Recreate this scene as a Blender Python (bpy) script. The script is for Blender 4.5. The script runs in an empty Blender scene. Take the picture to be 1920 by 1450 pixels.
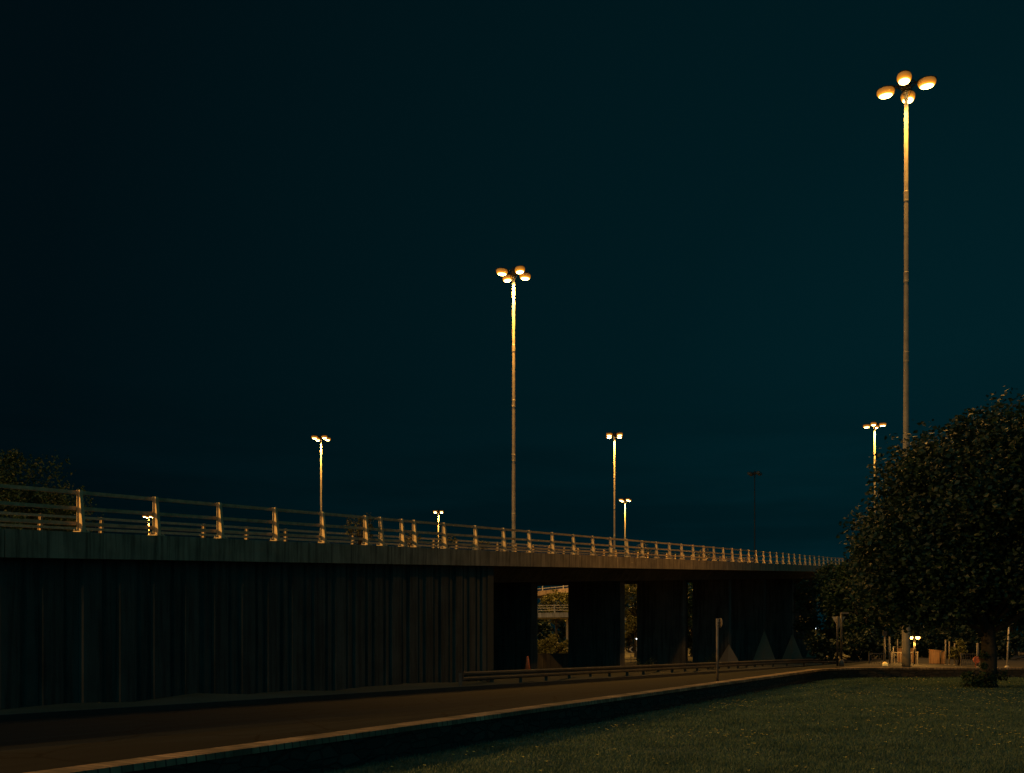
import bpy, math, random
import numpy as np
from mathutils import Vector, Matrix
R = math.radians
scene = bpy.context.scene
COL = scene.collection

# ------------------------------------------------------------------ camera
cam_d = bpy.data.cameras.new("camera"); cam = bpy.data.objects.new("camera", cam_d); COL.objects.link(cam)
cam.location = (0, 0, 2.0); cam.rotation_euler = (R(90), 0, 0)
cam_d.sensor_width = 36; cam_d.lens = 36 * 1850 / 1920; cam_d.shift_y = (1192 - 725) / 1920
cam_d.clip_end = 6000; cam_d.clip_start = 0.1
scene.camera = cam
scene.view_settings.view_transform = 'Standard'; scene.view_settings.look = 'None'
scene.view_settings.exposure = 0.0; scene.view_settings.gamma = 1.0
scene.cycles.max_bounces = 6; scene.cycles.diffuse_bounces = 3; scene.cycles.transparent_max_bounces = 8
scene.cycles.sample_clamp_indirect = 4.0
scene.cycles.use_denoising = True

# ------------------------------------------------------------------ night sky
world = bpy.data.worlds.new("World"); scene.world = world; world.use_nodes = True
nt = world.node_tree; nt.nodes.clear()
def N(nt, t, **k):
    n = nt.nodes.new(t)
    for a, b in k.items(): setattr(n, a, b)
    return n
def L(nt, a, b): nt.links.new(a, b)
out = N(nt, 'ShaderNodeOutputWorld'); bg = N(nt, 'ShaderNodeBackground'); L(nt, bg.outputs[0], out.inputs[0])
tc = N(nt, 'ShaderNodeTexCoord')
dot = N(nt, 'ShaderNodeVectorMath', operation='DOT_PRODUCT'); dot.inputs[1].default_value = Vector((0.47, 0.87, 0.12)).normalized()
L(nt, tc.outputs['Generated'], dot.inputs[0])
ramp = N(nt, 'ShaderNodeValToRGB'); cr = ramp.color_ramp
# brighter teal sky added behind the camera as fill light; the dot product -1..1 is mapped to 0..1
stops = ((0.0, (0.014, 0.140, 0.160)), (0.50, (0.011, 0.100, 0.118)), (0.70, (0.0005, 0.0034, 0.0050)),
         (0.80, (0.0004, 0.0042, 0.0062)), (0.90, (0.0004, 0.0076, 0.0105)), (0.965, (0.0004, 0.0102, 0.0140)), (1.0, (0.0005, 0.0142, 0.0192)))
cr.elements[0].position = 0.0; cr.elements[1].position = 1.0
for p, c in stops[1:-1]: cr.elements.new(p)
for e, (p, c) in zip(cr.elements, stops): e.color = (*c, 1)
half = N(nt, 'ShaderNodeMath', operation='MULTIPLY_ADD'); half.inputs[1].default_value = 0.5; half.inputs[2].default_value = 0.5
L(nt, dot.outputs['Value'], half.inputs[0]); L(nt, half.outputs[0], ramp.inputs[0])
mp = N(nt, 'ShaderNodeMapping'); mp.inputs['Scale'].default_value = (3.0, 3.0, 22.0); L(nt, tc.outputs['Generated'], mp.inputs[0])
cl = N(nt, 'ShaderNodeTexNoise'); cl.inputs['Scale'].default_value = 1.3; cl.inputs['Detail'].default_value = 4; L(nt, mp.outputs[0], cl.inputs['Vector'])
clr = N(nt, 'ShaderNodeMapRange'); clr.inputs['From Min'].default_value = 0.40; clr.inputs['From Max'].default_value = 0.62
clr.inputs['To Min'].default_value = 0.70; clr.inputs['To Max'].default_value = 1.0; L(nt, cl.outputs[0], clr.inputs[0])
sep = N(nt, 'ShaderNodeSeparateXYZ'); L(nt, tc.outputs['Generated'], sep.inputs[0])
low = N(nt, 'ShaderNodeMapRange'); low.inputs['From Min'].default_value = 0.10; low.inputs['From Max'].default_value = 0.26
L(nt, sep.outputs['Z'], low.inputs[0])            # clouds only in the low sky
cmix = N(nt, 'ShaderNodeMix'); cmix.data_type = 'FLOAT'; L(nt, low.outputs[0], cmix.inputs[0]); L(nt, clr.outputs[0], cmix.inputs[2]); cmix.inputs[3].default_value = 1.0
mul = N(nt, 'ShaderNodeVectorMath', operation='SCALE'); L(nt, ramp.outputs[0], mul.inputs[0]); L(nt, cmix.outputs[0], mul.inputs['Scale'])
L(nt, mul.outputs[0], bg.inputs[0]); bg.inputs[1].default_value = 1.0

SODIUM = (1.0, 0.455, 0.075)
P_MAST = 4800.0        # each lantern of a mast
P_LEFT = 36000.0       # each head of the street lamp out of frame on the left, whose light throws the deck's shadow on the road

# ------------------------------------------------------------------ mesh helpers
class MB:
    def __init__(s): s.v = []; s.f = []; s.uv = []; s.smooth = []
    def add(s, vs, fs, uvs=None, smooth=False):
        o = len(s.v); s.v.extend([tuple(p) for p in vs])
        for i, f in enumerate(fs):
            s.f.append(tuple(o + k for k in f)); s.smooth.append(smooth)
            s.uv.append(uvs[i] if uvs else None)
    def box(s, c, size, M=None):
        x, y, z = (d / 2 for d in size); c = Vector(c)
        vs = [Vector((a * x, b * y, d * z)) for a in (-1, 1) for b in (-1, 1) for d in (-1, 1)]
        vs = [(M @ p if M else p) + c for p in vs]
        s.add(vs, [(0, 1, 3, 2), (4, 6, 7, 5), (0, 4, 5, 1), (2, 3, 7, 6), (0, 2, 6, 4), (1, 5, 7, 3)])
    def prism(s, bottom, top):
        n = len(bottom)
        fs = [tuple(reversed(range(n))), tuple(range(n, 2 * n))] + [(i, (i + 1) % n, n + (i + 1) % n, n + i) for i in range(n)]
        s.add(list(bottom) + list(top), fs)
    def tube(s, pts, rad, seg=10, smooth=True, cap=True):
        pts = [Vector(p) for p in pts]; n = len(pts)
        if not hasattr(rad, '__len__'): rad = [rad] * n
        vs = []; up0 = None
        for i, p in enumerate(pts):
            d = (pts[min(i + 1, n - 1)] - pts[max(i - 1, 0)]).normalized()
            if up0 is None: up0 = Vector((1, 0, 0)) if abs(d.x) < 0.8 else Vector((0, 1, 0))
            a = (up0 - d * up0.dot(d)).normalized(); b = d.cross(a); up0 = a
            for k in range(seg):
                t = 2 * math.pi * k / seg
                vs.append(p + (a * math.cos(t) + b * math.sin(t)) * rad[i])
        fs = []
        for i in range(n - 1):
            for k in range(seg):
                k2 = (k + 1) % seg
                fs.append((i * seg + k, i * seg + k2, (i + 1) * seg + k2, (i + 1) * seg + k))
        s.add(vs, fs, smooth=smooth)
        if cap:
            o = len(s.v) - n * seg
            s.f.append(tuple(o + k for k in reversed(range(seg)))); s.smooth.append(False); s.uv.append(None)
            s.f.append(tuple(o + (n - 1) * seg + k for k in range(seg))); s.smooth.append(False); s.uv.append(None)
    def lathe(s, c, prof, seg=12, smooth=True):
        c = Vector(c); vs = []
        for r, z in prof:
            for k in range(seg):
                t = 2 * math.pi * k / seg
                vs.append(c + Vector((r * math.cos(t), r * math.sin(t), z)))
        fs = []
        for i in range(len(prof) - 1):
            for k in range(seg):
                k2 = (k + 1) % seg
                fs.append((i * seg + k, i * seg + k2, (i + 1) * seg + k2, (i + 1) * seg + k))
        s.add(vs, fs, smooth=smooth); o = len(s.v) - len(vs)
        for cap in (tuple(o + k for k in reversed(range(seg))), tuple(o + (len(prof) - 1) * seg + k for k in range(seg))):
            s.f.append(cap); s.smooth.append(False); s.uv.append(None)
    def sweep(s, path, prof, closed=True, cap=True, smooth=False):
        """profile points (left offset, height) carried along a path of xyz points; uv = metres"""
        path = [Vector(p) for p in path]; n = len(path); m = len(prof)
        acc = [0.0]
        for i in range(1, n): acc.append(acc[-1] + (path[i] - path[i - 1]).length)
        pl = [0.0]; q = list(prof) + ([prof[0]] if closed else [])
        for i in range(1, len(q)): pl.append(pl[-1] + math.dist(q[i], q[i - 1]))
        vs = []
        for i, p in enumerate(path):
            if 0 < i < n - 1:
                a = (path[i] - path[i - 1]).xy.normalized(); b = (path[i + 1] - path[i]).xy.normalized(); t = (a + b).normalized(); k = 1 / max(0.4, t.dot(a))
            else:
                t = (path[min(i + 1, n - 1)] - path[max(i - 1, 0)]).xy.normalized(); k = 1
            nl = Vector((-t.y, t.x, 0)) * k
            for (o, h) in prof: vs.append(p + nl * o + Vector((0, 0, h)))
        fs = []; uvs = []
        mm = m if closed else m - 1
        for i in range(n - 1):
            for j in range(mm):
                j2 = (j + 1) % m
                fs.append((i * m + j, (i + 1) * m + j, (i + 1) * m + j2, i * m + j2))
                uvs.append(((acc[i], pl[j]), (acc[i + 1], pl[j]), (acc[i + 1], pl[j + 1]), (acc[i], pl[j + 1])))
        s.add(vs, fs, uvs, smooth)
        if closed and cap:
            o = len(s.v) - n * m
            s.f.append(tuple(o + j for j in range(m))); s.smooth.append(False); s.uv.append(None)
            s.f.append(tuple(o + (n - 1) * m + j for j in reversed(range(m)))); s.smooth.append(False); s.uv.append(None)
    def build(s, name, mat, parent=None, loc=None):
        me = bpy.data.meshes.new(name)
        org = Vector((0, 0, 0))
        if parent is not None and loc is None: org = world_loc(parent)
        if loc is not None: org = Vector(loc)
        me.from_pydata([tuple(Vector(p) - org) for p in s.v], [], s.f); 
        me.polygons.foreach_set('use_smooth', s.smooth)
        if any(u is not None for u in s.uv):
            ul = me.uv_layers.new(name='UVMap'); k = 0; flat = []
            for f, u in zip(s.f, s.uv):
                for i in range(len(f)): flat.extend(u[i] if u else (s.v[f[i]][0], s.v[f[i]][1]))
            ul.data.foreach_set('uv', flat)
        me.materials.append(mat); me.update()
        o = bpy.data.objects.new(name, me); COL.objects.link(o)
        if parent is not None: o.parent = parent
        else: o.location = org
        return o
def world_loc(o):
    v = Vector(o.location)
    while o.parent: o = o.parent; v += Vector(o.location)
    return v
def tag(o, label, cat, group=None):
    o['label'] = label; o['category'] = cat
    if group: o['group'] = group
    return o
def thing(name, label, cat, loc, rz=0, group=None):
    o = bpy.data.objects.new(name, None); COL.objects.link(o); o.empty_display_size = 0.3
    o.location = loc; o.rotation_euler = (0, 0, rz)
    return tag(o, label, cat, group)
def structure(o, kind='structure'):
    o['kind'] = kind; return o
def dup(root, loc, rz, label, group=None):
    r = root.copy(); COL.objects.link(r); r.location = loc; r.rotation_euler = (0, 0, rz); r['label'] = label
    if group: r['group'] = group
    def rec(src, dst):
        for ch in list(src.children):
            c = ch.copy(); COL.objects.link(c); c.parent = dst; rec(ch, c)
    rec(root, r); return r
def np_mesh(name, V, F, mat, parent=None, loc=(0, 0, 0), smooth=False):
    """V (n,3) F (m,k) arrays -> object"""
    V = np.asarray(V, np.float32) - np.asarray(loc, np.float32); F = np.asarray(F, np.int32); k = F.shape[1]
    me = bpy.data.meshes.new(name); me.vertices.add(len(V)); me.vertices.foreach_set('co', V.ravel())
    me.loops.add(F.size); me.loops.foreach_set('vertex_index', F.ravel())
    me.polygons.add(len(F)); me.polygons.foreach_set('loop_start', np.arange(0, F.size, k, dtype=np.int32))
    me.polygons.foreach_set('use_smooth', np.full(len(F), smooth))
    me.materials.append(mat); me.update(calc_edges=True); me.validate()
    o = bpy.data.objects.new(name, me); COL.objects.link(o)
    if parent is not None: o.parent = parent
    else: o.location = loc
    return o

# ------------------------------------------------------------------ materials
def mat_new(name):
    m = bpy.data.materials.new(name); m.use_nodes = True; t = m.node_tree
    return m, t, t.nodes['Principled BSDF']
def mixcol(t, fac, a, b, blend='MIX'):
    n = N(t, 'ShaderNodeMix'); n.data_type = 'RGBA'; n.blend_type = blend
    if hasattr(fac, 'links'): L(t, fac, n.inputs[0])
    else: n.inputs[0].default_value = fac
    for v, i in ((a, 6), (b, 7)):
        if hasattr(v, 'links'): L(t, v, n.inputs[i])
        else: n.inputs[i].default_value = (*v, 1)
    return n.outputs[2]
def noise(t, coord, scale, detail=4, mscale=None, rough=0.55):
    if mscale:
        m = N(t, 'ShaderNodeMapping'); m.inputs['Scale'].default_value = mscale; L(t, coord, m.inputs[0]); coord = m.outputs[0]
    n = N(t, 'ShaderNodeTexNoise'); n.inputs['Scale'].default_value = scale; n.inputs['Detail'].default_value = detail; n.inputs['Roughness'].default_value = rough
    L(t, coord, n.inputs['Vector']); return n.outputs[0]
def rng_(t, v, a, b, c=0.0, d=1.0):
    m = N(t, 'ShaderNodeMapRange'); m.inputs[1].default_value = a; m.inputs[2].default_value = b; m.inputs[3].default_value = c; m.inputs[4].default_value = d
    L(t, v, m.inputs[0]); return m.outputs[0]
def bump(t, bs, h, strength=0.4, dist=0.02):
    b = N(t, 'ShaderNodeBump'); b.inputs['Strength'].default_value = strength; b.inputs['Distance'].default_value = dist
    L(t, h, b.inputs['Height']); L(t, b.outputs[0], bs.inputs['Normal'])
def mat_concrete(name, c1, c2, streak=True, uv=True, rough=0.9):
    m, t, b = mat_new(name); co = N(t, 'ShaderNodeTexCoord').outputs['UV' if uv else 'Object']
    a = noise(t, co, 1.2, 6); col = mixcol(t, rng_(t, a, 0.35, 0.65), c1, c2)
    if streak:
        st = noise(t, co, 1.0, 6, (5.5, 0.30, 1) if uv else (5.5, 5.5, 0.30), 0.7)
        col = mixcol(t, rng_(t, st, 0.46, 0.60, 0, 0.8), col, tuple(x * 0.30 for x in c1))
        st2 = noise(t, co, 1.0, 3, (1.1, 0.12, 1) if uv else (1.1, 1.1, 0.12), 0.6)
        col = mixcol(t, rng_(t, st2, 0.50, 0.72, 0, 0.55), col, tuple(min(1, x * 1.5) for x in c2))
    L(t, col, b.inputs['Base Color']); b.inputs['Roughness'].default_value = rough
    bump(t, b, noise(t, co, 30, 4), 0.25, 0.01); return m
def mat_plain(name, c, rough=0.6, metal=0.0, var=0.25, scale=6.0, spec=0.5):
    m, t, b = mat_new(name); co = N(t, 'ShaderNodeTexCoord').outputs['Object']
    L(t, mixcol(t, rng_(t, noise(t, co, scale, 5), 0.35, 0.65), tuple(x * (1 - var) for x in c), tuple(min(1, x * (1 + var)) for x in c)), b.inputs['Base Color'])
    b.inputs['Roughness'].default_value = rough; b.inputs['Metallic'].default_value = metal; b.inputs['Specular IOR Level'].default_value = spec
    return m
def mat_emit(name, c, strength):
    m, t, b = mat_new(name); b.inputs['Base Color'].default_value = (*c, 1); b.inputs['Emission Color'].default_value = (*c, 1); b.inputs['Emission Strength'].default_value = strength
    return m
def mat_leaf(name, c1, c2, trans=0.3):
    m, t, b = mat_new(name); g = N(t, 'ShaderNodeNewGeometry'); co = N(t, 'ShaderNodeTexCoord').outputs['Object']
    col = mixcol(t, g.outputs['Random Per Island'], c1, c2)
    col = mixcol(t, rng_(t, noise(t, co, 0.9, 3), 0.4, 0.65, 0, 0.6), col, tuple(x * 0.55 for x in c1))
    L(t, col, b.inputs['Base Color']); b.inputs['Roughness'].default_value = 0.55; b.inputs['Specular IOR Level'].default_value = 0.4
    tr = N(t, 'ShaderNodeBsdfTranslucent'); L(t, col, tr.inputs[0]); mx = N(t, 'ShaderNodeMixShader'); mx.inputs[0].default_value = trans
    o = t.nodes['Material Output']; L(t, b.outputs[0], mx.inputs[1]); L(t, tr.outputs[0], mx.inputs[2]); L(t, mx.outputs[0], o.inputs[0])
    return m
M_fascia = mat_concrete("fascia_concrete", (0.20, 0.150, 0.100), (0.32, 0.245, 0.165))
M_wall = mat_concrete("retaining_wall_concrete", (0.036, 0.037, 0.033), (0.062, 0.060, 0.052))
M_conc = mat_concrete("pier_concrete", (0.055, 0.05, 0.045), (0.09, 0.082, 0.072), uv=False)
M_galv = mat_plain("weathered_galvanised_steel", (0.42, 0.38, 0.31), 0.5, 0.2, 0.2, 8)
M_post = mat_plain("pale_painted_steel", (0.48, 0.36, 0.21), 0.45, 0.0, 0.2, 8)
M_barrier = mat_plain("dull_barrier_steel", (0.065, 0.055, 0.045), 0.6, 0.0, 0.3, 2)
M_poledull = mat_plain("dull_post_steel", (0.13, 0.115, 0.10), 0.6, 0.0, 0.2, 4)
M_rail = mat_plain("painted_rail_steel", (0.44, 0.32, 0.18), 0.5, 0.15, 0.25, 5)
M_mast = mat_plain("mast_galvanised_steel", (0.26, 0.23, 0.17), 0.55, 0.15, 0.15, 3)
M_dark = mat_plain("dark_grey_metal", (0.02, 0.02, 0.02), 0.6, 0.1, 0.2, 8)
M_lens, t, b = mat_new("sodium_lens_halo")       # oversized bowl, lamp halo painted into its emission: white core to amber rim
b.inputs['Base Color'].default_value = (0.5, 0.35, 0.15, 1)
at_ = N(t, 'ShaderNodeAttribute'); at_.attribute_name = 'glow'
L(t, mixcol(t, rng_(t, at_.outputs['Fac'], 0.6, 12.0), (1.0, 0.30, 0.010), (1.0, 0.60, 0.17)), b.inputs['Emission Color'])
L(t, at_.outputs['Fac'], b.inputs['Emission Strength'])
M_lensoff = mat_plain("unlit_lens", (0.10, 0.10, 0.10), 0.3)
M_lens_small = mat_emit("lit_amber_lens", (1.0, 0.55, 0.13), 14.0)
M_darkmast = mat_plain("shade_dark_mast", (0.03, 0.03, 0.032), 0.7)  # mast steel with shade put into its colour, so the unlit mast stays a silhouette
M_white_lamp = mat_emit("lit_white_lens", (0.85, 0.95, 1.0), 2.5)
M_asphalt, t, b = mat_new("asphalt"); co = N(t, 'ShaderNodeTexCoord').outputs['UV']
wear = noise(t, co, 1.0, 6, (0.06, 2.2, 1), 0.65); gr = noise(t, co, 45, 3)
c = mixcol(t, rng_(t, wear, 0.36, 0.66), (0.0065, 0.009, 0.0105), (0.015, 0.0195, 0.022)); c = mixcol(t, rng_(t, gr, 0.45, 0.75, 0, 0.35), c, (0.028, 0.034, 0.037))
patch = noise(t, co, 0.35, 2, (0.3, 1.0, 1)); c = mixcol(t, rng_(t, patch, 0.56, 0.58, 0, 0.45), c, (0.007, 0.007, 0.007))
ck = N(t, 'ShaderNodeTexVoronoi', feature='DISTANCE_TO_EDGE'); ck.inputs['Scale'].default_value = 0.35
wv = N(t, 'ShaderNodeVectorMath', operation='MULTIPLY_ADD'); wv.inputs[1].default_value = (0.5, 0.5, 0.5); L(t, noise(t, co, 1.5, 4), wv.inputs[0]); L(t, co, wv.inputs[2]); L(t, wv.outputs[0], ck.inputs['Vector'])
c = mixcol(t, rng_(t, ck.outputs['Distance'], 0.006, 0.016, 0.8, 0.0), c, (0.002, 0.002, 0.002))
L(t, c, b.inputs['Base Color']); b.inputs['Roughness'].default_value = 0.9; b.inputs['Specular IOR Level'].default_value = 0.12; bump(t, b, gr, 0.4, 0.01)
def mat_ground(name, c1, c2, s=0.6):
    m, t, b = mat_new(name); co = N(t, 'ShaderNodeTexCoord').outputs['Object']
    c = mixcol(t, rng_(t, noise(t, co, s, 6), 0.35, 0.65), c1, c2); c = mixcol(t, rng_(t, noise(t, co, 14, 4), 0.4, 0.75, 0, 0.5), c, tuple(x * 0.5 for x in c1))
    L(t, c, b.inputs['Base Color']); b.inputs['Roughness'].default_value = 0.95; bump(t, b, noise(t, co, 20, 4), 0.5, 0.03); return m
M_earth = mat_ground("dark_earth", (0.03, 0.032, 0.02), (0.055, 0.055, 0.035), 0.15)
M_lawn = mat_ground("lawn_turf", (0.052, 0.095, 0.075), (0.095, 0.130, 0.095), 0.25)
M_verge = mat_ground("verge_turf", (0.06, 0.06, 0.035), (0.10, 0.09, 0.06), 0.5)
M_pave = mat_ground("paving", (0.022, 0.021, 0.02), (0.042, 0.04, 0.037), 0.5)
M_grass = mat_leaf("grass_blade", (0.046, 0.112, 0.085), (0.120, 0.17, 0.105), 0.3)
M_leaf = mat_leaf("maple_leaf", (0.005, 0.020, 0.014), (0.018, 0.048, 0.030), 0.15)
M_leaf4 = mat_leaf("dark_leaf", (0.005, 0.018, 0.012), (0.014, 0.034, 0.018), 0.15)
M_leaf2 = mat_leaf("dense_leaf", (0.010, 0.032, 0.018), (0.030, 0.066, 0.030))
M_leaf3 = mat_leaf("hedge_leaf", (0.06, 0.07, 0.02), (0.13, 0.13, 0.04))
M_flower = mat_plain("yellow_petals", (0.85, 0.70, 0.16), 0.6, 0, 0.15)
M_bark = mat_concrete("bark", (0.012, 0.011, 0.009), (0.028, 0.025, 0.02), uv=False)
# rubble stone face and brick-on-edge coping (uv in metres)
M_stone, t, b = mat_new("rubble_stone"); co = N(t, 'ShaderNodeTexCoord').outputs['UV']
mp = N(t, 'ShaderNodeMapping'); mp.inputs['Scale'].default_value = (2.6, 7.0, 1); L(t, co, mp.inputs[0])
vo = N(t, 'ShaderNodeTexVoronoi'); vo.inputs['Scale'].default_value = 1.0; vo.inputs['Randomness'].default_value = 0.75; L(t, mp.outputs[0], vo.inputs['Vector'])
ve = N(t, 'ShaderNodeTexVoronoi', feature='DISTANCE_TO_EDGE'); ve.inputs['Scale'].default_value = 1.0; ve.inputs['Randomness'].default_value = 0.75; L(t, mp.outputs[0], ve.inputs['Vector'])
bw = N(t, 'ShaderNodeRGBToBW'); L(t, vo.outputs['Color'], bw.inputs[0])
c = mixcol(t, bw.outputs[0], (0.018, 0.016, 0.014), (0.06, 0.05, 0.042)); ed = rng_(t, ve.outputs['Distance'], 0.02, 0.10)
c = mixcol(t, ed, (0.015, 0.015, 0.014), c); L(t, c, b.inputs['Base Color']); b.inputs['Roughness'].default_value = 0.95; bump(t, b, ed, 0.8, 0.03)
M_coping, t, b = mat_new("brick_on_edge_coping"); co = N(t, 'ShaderNodeTexCoord').outputs['UV']
mp = N(t, 'ShaderNodeMapping'); mp.inputs['Scale'].default_value = (1, 1, 1); L(t, co, mp.inputs[0])
br = N(t, 'ShaderNodeTexBrick'); br.offset = 0.0; br.inputs['Scale'].default_value = 1.0; br.inputs['Brick Width'].default_value = 0.16; br.inputs['Row Height'].default_value = 0.9; br.inputs['Mortar Size'].default_value = 0.012
br.inputs['Color1'].default_value = (0.20, 0.13, 0.08, 1); br.inputs['Color2'].default_value = (0.42, 0.29, 0.18, 1); br.inputs['Mortar'].default_value = (0.05, 0.045, 0.04, 1)
L(t, mp.outputs[0], br.inputs['Vector']); c = mixcol(t, rng_(t, noise(t, co, 1.1, 6), 0.38, 0.62, 0, 0.9), br.outputs[0], (0.06, 0.05, 0.032))
L(t, c, b.inputs['Base Color']); b.inputs['Roughness'].default_value = 0.9; bump(t, b, br.outputs[0], 0.7, 0.02)
M_wood = mat_concrete("fence_boards", (0.36, 0.20, 0.09), (0.52, 0.31, 0.15), uv=False)
M_orange = mat_plain("orange_plastic", (0.75, 0.16, 0.05), 0.5)
M_signwhite = mat_plain("sign_white", (0.72, 0.70, 0.66), 0.5, 0, 0.08)
M_signback = mat_plain("sign_back_grey", (0.15, 0.13, 0.115), 0.5, 0.2, 0.15)
M_black = mat_plain("black_paint", (0.02, 0.02, 0.02), 0.5)

# ------------------------------------------------------------------ plan of the place (metres; camera at the origin looks along +Y)
C = Vector((0.4886, 0.8725)); Nn = Vector((-0.8725, 0.4886)); O = Vector((0, 19.4))     # near edge of the low wall
def UV(u, v): return O + C * u + Nn * v
DS = 0.53                                                                                # deck edge X = .53 Y - 22.2
D = Vector((DS, 1, 0)).normalized(); DN = Vector((-D.y, D.x, 0))                         # along the deck, to its far side
def deck(Y, off=0.0, dz=0.0):
    """a point of the deck's near edge (off metres towards the far side), z = deck top"""
    return Vector((DS * Y - 22.2, Y, 4.54 + 0.061 * (Y - 25.1) + dz + off * 0.028)) + DN * off
def zL(Y): return max(-0.5, 0.36 - 0.0145 * (Y - 21))
def gz(x, y):
    p = Vector((x, y)) - O; v = p.dot(Nn)
    t = min(1, max(0, (v - 0.45) / 7.45)); return 0.42 + (zL(y) - 0.42) * t

# ------------------------------------------------------------------ ground, lawn, road, verge
def grid_sheet(name, rows, mat, kind='structure'):
    n = len(rows); m = len(rows[0]); mb = MB()
    vs = [p for r in rows for p in r]
    fs = []; uvs = []
    for i in range(n - 1):
        for j in range(m - 1):
            q = (i * m + j, i * m + j + 1, (i + 1) * m + j + 1, (i + 1) * m + j); fs.append(q)
            uvs.append(tuple((vs[k][3], vs[k][4]) if len(vs[k]) > 3 else (vs[k][0], vs[k][1]) for k in q))
    mb.add([p[:3] for p in vs], fs, uvs, True)
    o = mb.build(name, mat); structure(o, kind); return o
ext = [-3000, -800, -300, -120, -60, -20, 20, 60, 120, 300, 800, 3000]
grid_sheet('ground', [[(x, y, -0.75) for x in ext] for y in ext], M_earth)
us = [u * 2.0 for u in range(-14, 56)]
def zroad(u, v):
    p = UV(u, v); return gz(p.x, p.y)
grid_sheet('road', [[(*UV(u, v), zroad(u, v), u, v) for v in (0.40, 1.5, 2.7, 4.2, 5.8, 7.2, 7.95)] for u in us][::-1], M_asphalt)
grid_sheet('verge', [[(*UV(u, v), zroad(u, v) + 0.09 + (0.05 * math.sin(u * 1.7 + v) + 0.04 * math.sin(u * .63)) * (v > 8.2)) for v in (8.07, 8.6, 9.3, 10.0, 10.8, 11.8)] for u in us][::-1], M_verge)
kb = MB(); kb.sweep([(*UV(u, 7.95), zroad(u, 7.95)) for u in us], [(0, -0.1), (0, 0.11), (0.12, 0.11), (0.12, -0.1)]); structure(kb.build('kerb', M_pave))
grid_sheet('underpass_ground', [[(*UV(u, v), zroad(u, v) + 0.02) for v in (11.8, 14, 18, 24, 34)] for u in us][::-1], M_earth)
def wallX(Y): return 0.56 * (Y - 19.4)
rng = random.Random(5)
def lawn_z(x, y): return 0.05 * math.sin(x * 0.35 + 1) * math.sin(y * 0.28) * min(1, max(0, (48 - y) / 6)) * min(1, max(0, (x - wallX(y)) / 4))
rows = []
for y in [-20, -10, 0, 5, 8] + [10 + k for k in range(39)] + [48.75]:
    x0 = min(wallX(y), 14.9 + max(0, (y - 45.5)) * 1.0) + 0.12
    rows.append([(x0 + (75 - x0) * (k / 30) ** 1.6, y, lawn_z(x0 + (75 - x0) * (k / 30) ** 1.6, y)) for k in range(31)])
grid_sheet('lawn', rows[::-1], M_lawn)
rows = []
for y in [49.1, 50, 52, 55, 60, 66, 74, 84, 96, 110]:
    x0 = wallX(y) - 0.5
    rows.append([(x0 + (90 - x0) * k / 12, y, 0.415 if k == 0 else 0.2) for k in range(13)])
grid_sheet('pavement', rows[::-1], M_pave)

# grass blades and small yellow flowers on the lawn (nobody could count them)
rs = np.random.default_rng(3)
def lawn_pts(n, y0, y1, pw):
    y = y0 + (y1 - y0) * rs.random(n) ** pw; x = (rs.random(n) * 1.5 - 0.42) * 0.53 * y
    w = 0.56 * (y - 19.4); x0 = np.minimum(w, 14.9 + np.maximum(0, y - 45.5)) + 0.15
    k = x > x0; return x[k], y[k]
def lz(x, y): return 0.05 * np.sin(x * 0.35 + 1) * np.sin(y * 0.28) * np.clip((48 - y) / 6, 0, 1) * np.clip((x - 0.56 * (y - 19.4)) / 4, 0, 1)
x, y = lawn_pts(430000, 13.0, 48.4, 1.5); n = len(x)
pn = np.sin(x * 0.9 + 2 * np.sin(y * 0.7)) * np.sin(y * 1.3 + np.sin(x * 0.5))
h = (0.026 + 0.038 * rs.random(n)) * (1 + 0.35 * pn) * (0.8 + y / 60); a = rs.random(n) * 6.283; w = 0.0045 + 0.00036 * y
lean = 0.6 * h; b_ = rs.random(n) * 6.283; z = lz(x, y)
V = np.stack([np.stack([x - np.cos(a) * w, y - np.sin(a) * w, z - 0.01], 1), np.stack([x + np.cos(a) * w, y + np.sin(a) * w, z - 0.01], 1),
              np.stack([x + np.cos(b_) * lean, y + np.sin(b_) * lean, z + h], 1)], 1).reshape(-1, 3)
structure(np_mesh('grass', V, np.arange(3 * n).reshape(-1, 3), M_grass), 'stuff')
xs = []; ys = []
for k in range(26):
    cx, cy = lawn_pts(60, 15, 46, 1.0); i = k % max(1, len(cx)); m = rs.integers(8, 34)
    xs.append(cx[i] + rs.normal(0, 0.9, m)); ys.append(cy[i] + rs.normal(0, 0.7, m))
x, y = lawn_pts(260, 14, 46, 1.0); x = np.concatenate(xs + [x]); y = np.concatenate(ys + [y]); k = x > 0.56 * (y - 19.4) + 0.9; k &= y < 47; x = x[k]; y = y[k]
n = len(x); z = lz(x, y) + 0.070 + 0.02 * rs.random(n); r = 0.015 + 0.014 * rs.random(n)
V = np.stack([np.stack([x + r * np.cos(q), y + r * np.sin(q), z + (0.008 if q % 2 < 1 else 0)], 1) for q in np.arange(6) * 1.0472], 1).reshape(-1, 3)
structure(np_mesh('meadow_flowers', V, np.arange(6 * n).reshape(-1, 6), M_flower), 'stuff')

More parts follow.
